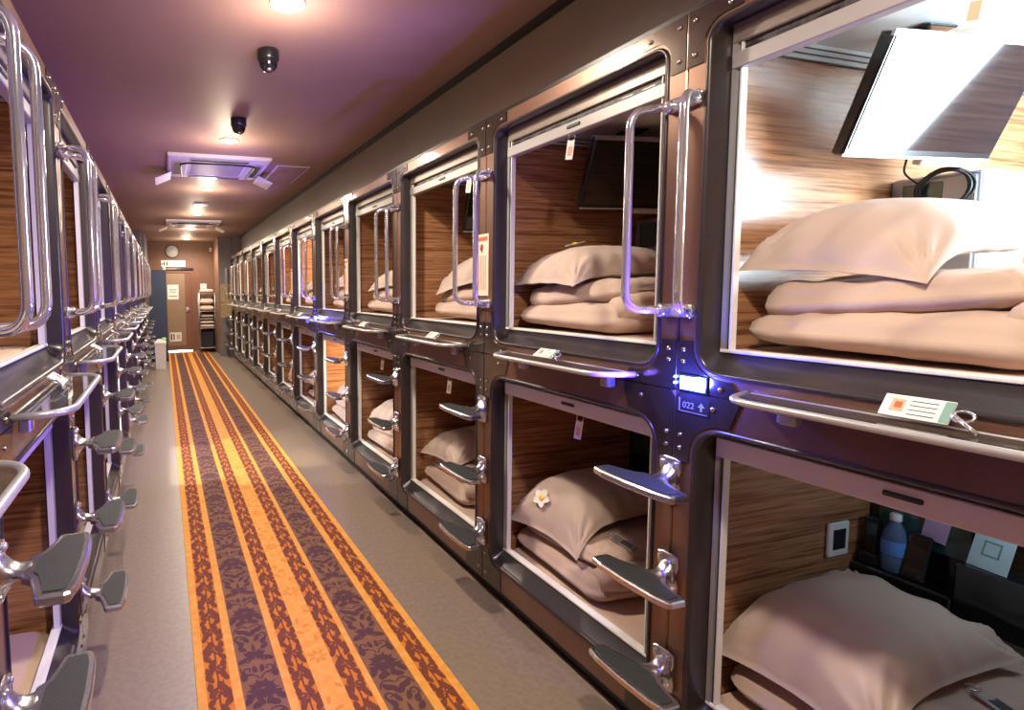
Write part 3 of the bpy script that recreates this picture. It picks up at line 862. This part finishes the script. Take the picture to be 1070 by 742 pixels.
q = MB(); q.box((.062, YF - .018, .035), (.658, YF - .004, .158), 'door_frame'); part(q, 'kick_rail', d)
q = MB(); q.box((.062, YF - .012, .001), (.658, YF - .003, .033), 'sky_gap'); part(q, 'daylight_gap', d)
q = MB(); q.box((.32, YF - .06, 2.085), (.74, YF - .002, 2.135), 'black_plastic', .006); q.box((.05, YF - .05, 2.10), (.33, YF - .02, 2.115), 'rail_silver', .003)
tag(q.build('door_closer'), 'long dark door closer bar above the wooden door', 'door closer')
def sheet(name, x0, x1, z0, z1, lab, cat, marks, y=YF - .0225, m='paper'):
    r = empty(name, ((x0 + x1) / 2, y, (z0 + z1) / 2)); w, h = (x1 - x0) / 2, (z1 - z0) / 2
    q = MB(); q.box((-w, -.003, -h), (w, 0, h), m); part(q, 'sheet', r)
    q = MB()
    for (a, b, c, e, mm) in marks: q.box((a * w, -.0045, b * h), (c * w, -.0028, e * h), mm)
    part(q, 'printing', r)
    tag(r, lab, cat); return r
sheet('paper_notice', .09, .36, 1.34, 1.71, 'white paper notice taped high on the wooden door', 'notice',
      [(-.6, .35, .7, .42, 'ink'), (-.6, .15, .6, .20, 'ink'), (-.6, -.05, .65, 0, 'ink'), (-.7, -.62, .7, -.5, 'ink_red')])
sheet('paper_notice', .11, .40, .27, .50, 'low white notice with dark symbols near the bottom of the wooden door', 'notice',
      [(-.85, -.7, -.6, .7, 'ink'), (-.4, -.7, -.2, .7, 'ink'), (.15, -.5, .75, .5, 'ink_skin')])
r = sheet('washroom_sign', -.04, .55, 2.165, 2.325, 'long white washroom sign with figure symbols above the door', 'sign', [(.05, -.12, .85, .12, 'ac_grille')], y=YF - .001)
q = MB()
for cx in (-.22, -.15): 
    q.lathe([(.017, -.0055), (.017, -.0035)], 'ink', (cx, 0, .032), 'y', 10); q.box((cx - .018, -.0055, -.045), (cx + .018, -.0035, .014), 'ink')
part(q, 'figure_symbols', r)
q = MB(); q.prism([(-.30, -.03), (-.25, -.03), (-.275, .02)], 'ink', -.0055, -.0035, axis='y'); part(q, 'arrow_symbol', r)
# clock
r = empty('wall_clock', (.237, YF - .001, 2.548))
q = MB(); q.lathe([(.170, 0), (.172, -.01), (.165, -.03), (.150, -.032), (.148, -.016)], 'clock_rim', axis='y', n=32); part(q, 'rim', r)
q = MB(); q.lathe([(.150, -.014), (.149, -.018)], 'clock_face', axis='y', n=32); part(q, 'face', r)
q = MB()
for i in range(12):
    a = i * PI / 6; q.box((.125 * math.sin(a) - .006, -.020, .125 * math.cos(a) - .006), (.125 * math.sin(a) + .006, -.0178, .125 * math.cos(a) + .006), 'ac_grille')
part(q, 'hour_marks', r)
q = MB(); q.tube([(0, -.021, 0), (-.05, -.021, .05)], .004, 'ac_grille', 6); part(q, 'hour_hand', r)
q = MB(); q.tube([(0, -.023, 0), (.03, -.023, .10)], .003, 'ac_grille', 6); part(q, 'minute_hand', r)
tag(r, 'round pale wall clock with dark rim high on the far wall', 'clock')
# locker
r = empty('metal_cabinet', (-.125, 12.95, .0075))
q = MB(); q.box((-.185, -.25, .03), (.185, .25, 2.0), 'locker_blue', .006); part(q, 'cabinet_body', r)
q = MB(); q.box((-.175, -.262, .50), (.175, -.2505, 1.985), 'locker_blue', .004); part(q, 'door', r)
q = MB(); q.box((-.175, -.262, .05), (.175, -.2505, .49), 'locker_blue', .004); part(q, 'drawer_front', r)
q = MB(); q.box((-.185, -.25, 0), (.185, .25, .0295), 'plinth_black'); part(q, 'plinth', r)
tag(r, 'tall slate blue metal cabinet in front of the far wooden door', 'cabinet')
# small dome lamp stub on top of the cabinet
r = empty('security_camera', (.02, 12.80, 2.0085))
q = MB(); q.box((-.03, -.03, 0), (.03, .03, .012), 'white_plastic', .002); part(q, 'foot', r)
q = MB(); q.sphere((0, 0, .042), .036, 'white_plastic', 8); part(q, 'head', r)
tag(r, 'small round white device on top of the blue cabinet', 'device')
# bin
r = empty('waste_box', (-.10, 11.50, 0))
q = MB()
q.loft([rrect(-.10, .10, -.10, .10, .01, 0)] and [[(x, y, 0) for x, y in ((-.095, -.095), (.095, -.095), (.095, .095), (-.095, .095))], [(x, y, .50) for x, y in ((-.105, -.105), (.105, -.105), (.105, .105), (-.105, .105))],
        [(x, y, .505) for x, y in ((-.098, -.098), (.098, -.098), (.098, .098), (-.098, .098))], [(x, y, .40) for x, y in ((-.092, -.092), (.092, -.092), (.092, .092), (-.092, .092))]], 'bin_white', cap=True)
part(q, 'box_body', r)
q = MB(); q.loft([[(x, y, .49) for x, y in ((-.115, -.115), (.115, -.115), (.115, .115), (-.115, .115))], [(x, y, .53) for x, y in ((-.115, -.115), (.115, -.115), (.115, .115), (-.115, .115))], [(x, y, .59) for x, y in ((-.05, -.06), (.09, -.06), (.09, .10), (-.05, .10))]], 'bin_white', cap=True); part(q, 'lid', r)
tag(r, 'white box bin with a sloping lid on the floor before the blue cabinet', 'bin')
q = MB(); slab(q, 'green_cloth', .10, .09, .05, 2.5, .5, 5, amp=.01, nu=10, nv=10, creases=.01)
o = q.build('cloth', loc=(-.03, 11.47, .592)); tag(o, 'bright green cloth on top of the white box bin', 'cloth')
# rack with folded bedding
r = empty('wire_rack', (1.025, 14.36, .0075))
for x in (-.19, .19):
    for y in (-.22, .22):
        q = MB(); q.tube([(x, y, 0), (x, y, 1.50)], .011, 'rack_metal', 8); part(q, 'post', r)
for z in (.10, .60, 1.02, 1.46):
    q = MB(); q.box((-.19, -.22, z), (.19, .22, z + .018), 'rack_metal', .003); part(q, 'rack_shelf', r)
tag(r, 'metal rack of spare bedding in the far right corner beside the door', 'rack')
RX, RY = 1.025, 14.34
for i, (z, h, lab, w) in enumerate(((.622, .065, 'flat folded peach blanket lowest on the middle rack shelf', .34), (.715, .06, 'flat folded peach blanket second up on the rack', .335), (.80, .055, 'dark brown blanket under the top of the rack pile', .33), (.875, .055, 'small peach blanket topmost on the rack pile', .30),
                                 (1.04, .11, 'peach duvet folded on the upper rack shelf', .34), (1.185, .15, 'plump peach pillow on the upper rack shelf', .33), (1.485, .08, 'pale folded sheet on top of the bedding rack', .34))):
    q = MB(); slab(q, 'duvet_cotton' if 'brown' not in lab else 'wall_grey', w, .38, h * 1.25, 4., .4, 30 + i, amp=.008, nu=16, nv=14, creases=.006, floor_flat=.9)
    o = q.build('folded_blanket' if 'pillow' not in lab else 'pillow', loc=(RX - .005 * (i % 3), RY, z + h * .62 + .0075)); tag(o, lab, 'blanket' if 'pillow' not in lab else 'pillow')
q = MB(); q.box((-.15, -.17, 0), (.15, .17, .40), 'plinth_black', .01); q.box((-.13, -.174, .02), (.13, -.1705, .38), 'pod_dark', .004)
o = q.build('storage_box', loc=(RX, RY + .02, .127)); tag(o, 'dark storage box at the bottom of the bedding rack', 'box')
sheet('paper_notice', .86, 1.06, 1.54, 1.73, 'blank white paper on the wall above the bedding rack', 'notice', [(-.7, -.3, .7, -.2, 'ac_grille')], y=YF - .001)
# small white sensor at the top of the pier
r = empty('motion_detector', (1.19, 14.62, 2.60))
q = MB(); q.box((-.03, 0, -.05), (.03, .03, .05), 'white_plastic', .006); part(q, 'sensor_body', r)
q = MB(); q.sphere((0, -.002, -.01), .018, 'ac_grille', 6); part(q, 'sensor_lens', r)
tag(r, 'small white sensor in the upper right corner of the far wall', 'sensor')

# ------------------------------------------------------------------ ceiling fixtures
LY = [.22, 2.47, 4.76, 7.05, 9.33, 11.55, 13.72]
proto_l = None
for i, y in enumerate(LY):
    if proto_l is None:
        r = empty('downlight')
        q = MB(); q.lathe([(.062, 0), (.078, -.001), (.080, -.006), (.060, -.012), (.056, -.004)], 'white_plastic', n=28); part(q, 'trim_ring', r)
        q = MB(); q.lathe([(.058, -.003), (.057, -.008), (.03, -.010), (.001, -.0105)], 'lamp_glow', n=28); part(q, 'lamp', r)
        proto_l = r
    else: r = copy_tree(proto_l)
    r.location = (.562, y, CEIL)
    lab = "round ceiling downlight above the camera, out past the photo's top edge" if i == 0 else f'{ORD[i-1]} round glowing downlight along the middle of the ceiling'
    tag(r, lab, 'ceiling light', 'downlights along the ceiling')
def dome(y, lab, o=None):
    if o is None:
        r = empty('dome_camera')
        q = MB(); q.lathe([(.054, 0), (.058, -.004), (.057, -.05), (.052, -.055)], 'black_plastic', n=24); part(q, 'housing', r)
        q = MB(); q.lathe([(.052, -.050), (.050, -.07), (.042, -.09), (.028, -.104), (.012, -.110), (.001, -.111)], 'lens_glass', n=24); part(q, 'dome', r)
        q = MB(); q.lathe([(.012, -.1), (.012, -.112), (.006, -.114)], 'rail_silver', (.0, -.022, .006), n=10); part(q, 'lens', r)
    else: r = copy_tree(o)
    r.location = (.566, y, CEIL); tag(r, lab, 'camera', 'dome cameras on the ceiling'); return r
dm = dome(2.97, 'nearest black dome camera, alone between two downlights on the ceiling'); dome(4.17, 'black dome camera on the ceiling just before the second downlight', dm)
def make_ac():
    r = empty('air_conditioner')
    q = MB()
    w = .475
    def sq(h, z): return [(h * c[0], h * c[1], z) for c in ((-1, -1), (1, -1), (1, 1), (-1, 1))]
    q.loft([sq(w, 0), sq(w, -.022), sq(w - .012, -.030), sq(.30, -.036), sq(.285, -.034), sq(.285, -.020)], 'ac_white'); part(q, 'panel', r)
    q = MB(); q.box((-.284, -.284, -.030), (.284, .284, -.022), 'ac_white')
    for i in range(14): q.box((-.25, -.26 + i * .04, -.034), (.25, -.235 + i * .04, -.0295), 'ac_grille')
    part(q, 'intake_grille', r)
    for i in range(4):
        q = MB(); q.box((-.27, -.425, -.044), (.27, -.345, -.037), 'ac_grille', .002); q.box((-.26, -.41, -.0455), (.26, -.36, -.0438), 'black_plastic')
        q.xf(Matrix.Rotation(i * PI / 2, 4, 'Z')); part(q, 'air_vane', r)
    for s in (-1, 1):
        q = MB(); q.box((s * .40, -.34, -.16), (s * .408, .34, -.045), 'ac_white')
        q.box((s * .40, -.50, -.085), (s * .52, -.34, -.078), 'ac_white', .002)
        q.v = [(x, y, z) for x, y, z in q.v]
    # clear side deflectors leaning outwards
    for s in (-1, 1):
        q = MB(); q.box((s * .0, .12, -.006), (s * .17, .50, 0), 'white_plastic', .002)
        q.xf(Matrix.Translation((s * .44, 0, -.05)) @ Matrix.Rotation(s * .42, 4, 'Y')); part(q, 'air_deflector', r)
    q = MB(); q.tube(arc_path([(-.33, .33, -.045), (-.36, -.30, -.052), (0, -.345, -.055), (.36, -.30, -.052), (.33, .33, -.045)], .12, 8), .009, 'cable_black', 6); part(q, 'cable', r)
    return r
ac = make_ac(); ac.location = (.55, 5.76, CEIL); tag(ac, 'nearer white ceiling air conditioner with side deflectors', 'air conditioner', 'ceiling air conditioners')
a2 = copy_tree(ac); a2.location = (.55, 10.55, CEIL); tag(a2, 'farther white ceiling air conditioner before the end wall', 'air conditioner', 'ceiling air conditioners')
r = empty('access_hatch', (1.30, 6.02, CEIL))
q = MB(); q.box((-.17, -.45, -.006), (.17, .45, 0), 'ac_white', .002); part(q, 'frame', r)
q = MB(); q.box((-.155, -.435, -.009), (.155, .435, -.0055), 'ceiling_paint', .002); part(q, 'hatch_panel', r)
tag(r, 'pale framed ceiling hatch right of the nearer air conditioner', 'hatch')
q = MB(); q.box((-.10, -.10, -.02), (.10, .10, 0), 'ac_white', .006); o = q.build('smoke_detector', loc=(.55, 8.25, CEIL)); tag(o, 'flat pale plate on the ceiling between two downlights past the nearer air conditioner', 'detector')

# ------------------------------------------------------------------ carpet runner
def carpet():
    m = MB(); z = .006
    y0, y1 = YB + .2, 14.45
    ed = [.068, .103, .198, .234, .390, .424, .510, .610, .700, .726, .886, .922, 1.006, 1.040]
    mt = ['carpet_light', 'carpet_orange', 'carpet_light', 'carpet_brown', 'carpet_light', 'carpet_orange', 'carpet_light', 'carpet_orange', 'carpet_light', 'carpet_brown', 'carpet_light', 'carpet_orange', 'carpet_light']
    m.box((ed[0], y0, .0005), (ed[-1], y1, z - .0005), 'carpet_brown')
    for i in range(13):
        m.quad((ed[i], y0, z), (ed[i + 1], y0, z), (ed[i + 1], y1, z), (ed[i], y1, z), mt[i])
    PZ = z + .0006
    def stroke(path, w, n=None):
        P = [Vector(p) for p in path]; N = len(P); q = []
        for i, p in enumerate(P):
            t = (P[min(i + 1, N - 1)] - P[max(i - 1, 0)]); t.normalize(); nn = Vector((-t.y, t.x)); ww = w(i / (N - 1))
            q.append((p + nn * ww, p - nn * ww))
        return [[q[i][0], q[i + 1][0], q[i + 1][1], q[i][1]] for i in range(N - 1)]
    def leaf(x, y, a, L, W, curl=0., n=6):
        path = []; ang = a; px, py = x, y
        for i in range(n + 1):
            path.append((px, py)); px += L / n * math.cos(ang); py += L / n * math.sin(ang); ang += curl / n
        return stroke(path, lambda t: 1.45 * W * math.sin(PI * min(1, .06 + .94 * t)) ** .8 * (1 - .3 * t) + .0006)
    def spiral(x, y, a, r0, turns, w, sgn=1, n=16):
        path = []
        for i in range(n + 1):
            t = i / n; rr = r0 * (1 - .86 * t); an = a + sgn * turns * 2 * PI * t
            path.append((x + rr * math.cos(an), y + rr * math.sin(an)))
        return stroke(path, lambda t: 1.35 * w * (1 - .5 * t)) + leaf(path[-1][0], path[-1][1], a, .006, .004)
    T = .5195
    # broad brown stripes: mirrored damask about the stripe centre
    half = []
    for i in range(11):                       # the large flower head
        a = -PI / 2 + i * PI / 10
        half += leaf(.0 + .012 * math.cos(a), .0 + .012 * math.sin(a) * .9, a, .040 + .012 * (i % 2), .0068)
    half += leaf(.0, -.006, 0, .014, .008)
    half += spiral(.040, .118, -1.9, .027, .9, .0042, 1) + spiral(.030, .178, 2.2, .022, .85, .0038, -1)
    half += stroke([(.004, .06), (.012, .08), (.03, .092), (.05, .092), (.066, .11), (.07, .14)], lambda t: .0032)
    half += leaf(.066, .06, 1.9, .05, .011, -.9) + leaf(.070, .165, 2.3, .05, .010, .8) + leaf(.01, .10, 1.2, .045, .008, .7)
    half += leaf(.0, .20, 1.1, .05, .010, -.5) + leaf(.0, .20, .35, .055, .009, .6) + leaf(.002, .195, -.3, .05, .008, .8)
    half += [[Vector(p) for p in ((0, .225), (.008, .245), (.006, .27), (0, .29))]]
    half += leaf(.03, .245, .5, .048, .010, .9) + leaf(.045, .275, 1.6, .05, .010, -1.2) + spiral(.046, .335, -1.4, .026, .95, .004, 1)
    half += leaf(.012, .30, .9, .05, .009, .9) + leaf(.004, .34, 1.3, .06, .010, -.6) + leaf(.018, .372, .2, .052, .011, 1.2)
    half += stroke([(.004, .40), (.02, .415), (.045, .415), (.062, .40), (.07, .375)], lambda t: .0034)
    half += leaf(.05, .43, 2.4, .055, .012, .6) + leaf(.072, .45, 2.0, .06, .011, .5) + leaf(.006, .44, 1.2, .05, .008, -.4) + leaf(.07, .50, 3.4, .045, .008, .4)
    W = .0765
    brown = []
    for q in half:
        brown.append([(min(W, max(0, p[0])), p[1]) for p in q]); brown.append([(-min(W, max(0, p[0])), p[1]) for p in reversed(q)])
    # narrow orange stripes: a running vine
    vine = []
    H = .0465
    for s, yy in ((1, .0), (-1, .26)):
        vine += stroke([(s * (-.034 + .0 * i + .03 * math.sin(i * PI / 8) + .012 * i / 8), yy + .26 * i / 8) for i in range(9)], lambda t: .0036)
        vine += spiral(s * .014, yy + .075, -2.2 if s > 0 else -.9, .026, 1.05, .0062, s) + spiral(s * .010, yy + .175, 1.9 if s > 0 else 1.2, .022, .9, .0055, -s)
        vine += leaf(s * -.034, yy + .03, PI / 2 - s * .2, .07, .011, -s * .9) + leaf(s * -.02, yy + .115, PI / 2 + s * .35, .065, .011, s * .8)
        vine += leaf(s * .036, yy + .02, PI / 2 + s * .7, .06, .010, -s * 1.2) + leaf(s * .04, yy + .12, PI / 2 + s * .2, .055, .010, s * .9)
        vine += leaf(s * -.03, yy + .205, PI / 2 - s * .9, .06, .012, s * 1.2) + leaf(s * .036, yy + .205, PI / 2 + s * .3, .05, .010, -s * .7) + leaf(s * -.038, yy + .16, PI / 2 - s * .1, .05, .008, s * .4)
    def clampq(q, h): return [(max(-h, min(h, p[0])), p[1]) for p in q]
    sp = []   # blossoms of the pale centre stripe
    for i in range(7): sp += leaf(.012 * math.cos(i * 2 * PI / 7), .12 + .012 * math.sin(i * 2 * PI / 7), i * 2 * PI / 7, .034, .006)
    for i in range(5): sp += leaf(.02 * (-1) ** i, .22 + .062 * i, 1.2 + i, .045, .007, .8)
    V = []; F = []; M = []
    def emit(qs, xc, hw, tile, mm, phase=0., flip=1):
        nt = int((y1 - y0) / tile) - 1
        base = np.array([[(xc + flip * p[0], p[1]) for p in q] for q in qs if len(q) == 4])
        for t in range(nt):
            b = base.copy(); b[:, :, 1] += tile * t + phase + y0
            zz = np.repeat((PZ + 1.5e-6 * np.arange(len(base)))[:, None, None], 4, 1)
            pts = np.concatenate([b, zz], 2).reshape(-1, 3)
            fs = [tuple(range(4 * i, 4 * i + 4)) for i in range(len(base))]
            m.add(pts.tolist(), fs, mm)
    phase = (2.0 - y0) % T
    for xc in ((ed[3] + ed[4]) / 2, (ed[9] + ed[10]) / 2): emit(brown, xc, W, T, 'carpet_wine', phase)
    for a, fl in ((1, 1), (5, 1), (7, -1), (11, -1)):
        hw = (ed[a + 1] - ed[a]) / 2 - .001
        emit([clampq(q, hw) for q in vine], (ed[a] + ed[a + 1]) / 2, hw, T, 'carpet_rust', phase + .1, fl)
        emit([clampq([(p[0] * .95, p[1]) for p in q], hw) for q in vine], (ed[a] + ed[a + 1]) / 2, hw, T, 'carpet_rust', phase + .235, -fl)
    emit([clampq(q, .048) for q in sp], (ed[6] + ed[7]) / 2, .048, T, 'carpet_gold', phase)
    o = m.build('carpet_runner')
    tag(o, 'long orange and brown striped carpet runner with damask leaf pattern along the corridor', 'carpet')
carpet()

# ------------------------------------------------------------------ lights
def light(kind, name, loc, power, col, **k):
    l = bpy.data.lights.new(name, kind); l.energy = power; l.color = col
    for a, v in k.items(): setattr(l, a, v)
    o = bpy.data.objects.new(name, l); COL.objects.link(o); o.location = loc; return o
for i, y in enumerate(LY):
    o = light('SPOT', 'downlight_beam', (.562, y, CEIL - .03), 98, (1, .87, .72), spot_size=R(168), spot_blend=.6, shadow_soft_size=.06)
    light('POINT', 'downlight_spill', (.562, y, CEIL - .22), 9, (1, .82, .62), shadow_soft_size=.10)
# blue light thrown by the room displays across the corridor
def aim(o, t):
    d = Vector(t) - o.location; o.rotation_euler = d.to_track_quat('-Z', 'Y').to_euler()
for p, pw in ((0, 88), (4, 60)):
    light('POINT', 'display_light', (FR - .05, pilY(p) - .06, 1.2365), 6, (.04, .06, 1), shadow_soft_size=.02)
    o = light('SPOT', 'display_light', (FR - .03, pilY(p) - .06, 1.2365), pw, (.16, .07, 1), shadow_soft_size=.02, spot_size=R(144), spot_blend=.35)
    aim(o, (0, pilY(p) + .5, 1.60))
o = light('SPOT', 'pod_light', (XM - FR - 1.3, bayY(4), 1.05), 260, (.88, .95, 1), shadow_soft_size=.05, spot_size=R(60), spot_blend=.3)
aim(o, (.7, bayY(4), 0))
light('POINT', 'pod_light', (FR + .70, bayY(0) - .05, 1.02), 1.3, (.62, .82, 1), shadow_soft_size=.04)  # added cool fill for the console items; no lamp in this capsule
# lamps in the lit capsules
def pod_light(k, tier, pw, col):
    zc = 2.262 if tier == 'upper' else 1.165
    o = light('AREA', 'pod_light', (FR + 1.02, bayY(k) - .31, zc - .03), pw, col, shape='RECTANGLE', size=.9, size_y=.15)
o = light('AREA', 'pod_light', (FR + 1.20, bayY(0) - .465, 1.85), 24, (.66, .86, 1), shape='RECTANGLE', size=.6, size_y=.55); o.rotation_euler = (R(90), 0, 0); pod_light(4, 'lower', 36, (1, .88, .62)); pod_light(5, 'upper', 30, (1, .88, .66)); pod_light(6, 'upper', 8, (1, .8, .55)); pod_light(9, 'upper', 8, (1, .75, .45)); pod_light(10, 'upper', 8, (1, .75, .45))

w = bpy.data.worlds.new('World'); SC.world = w; w.use_nodes = True
w.node_tree.nodes['Background'].inputs[0].default_value = (1, .9, .8, 1); w.node_tree.nodes['Background'].inputs[1].default_value = .3

# ------------------------------------------------------------------ camera
rt = Vector((0.9553825346739941, -0.2951181065240014, -0.012227658875781552))
dn = Vector((-0.034591414467642315, -0.07067776926644047, -0.996899236120004))
fw = Vector((0.2933387913062677, 0.9528430910350391, -0.07773285908655317))
cd = bpy.data.cameras.new('camera'); cam = bpy.data.objects.new('camera', cd); COL.objects.link(cam)
up_ = -dn; bk = -fw
cam.matrix_world = Matrix(((rt.x, up_.x, bk.x, 0), (rt.y, up_.y, bk.y, 0), (rt.z, up_.z, bk.z, EYE), (0, 0, 0, 1)))
cd.sensor_fit = 'HORIZONTAL'; cd.sensor_width = 36; cd.lens = 577.65 / 1070 * 36
cd.shift_x = (535 - 350) / 1070; cd.shift_y = -(371 - 348.25) / 1070
cd.clip_start = .05; cd.clip_end = 100
SC.camera = cam
vs_ = SC.view_settings
SC.display_settings.display_device = 'sRGB'
vs_.view_transform = 'Standard'; vs_.look = 'None'; vs_.exposure = .72; vs_.gamma = 1; vs_.use_curve_mapping = False
SC.cycles.max_bounces = 8; SC.cycles.diffuse_bounces = 5
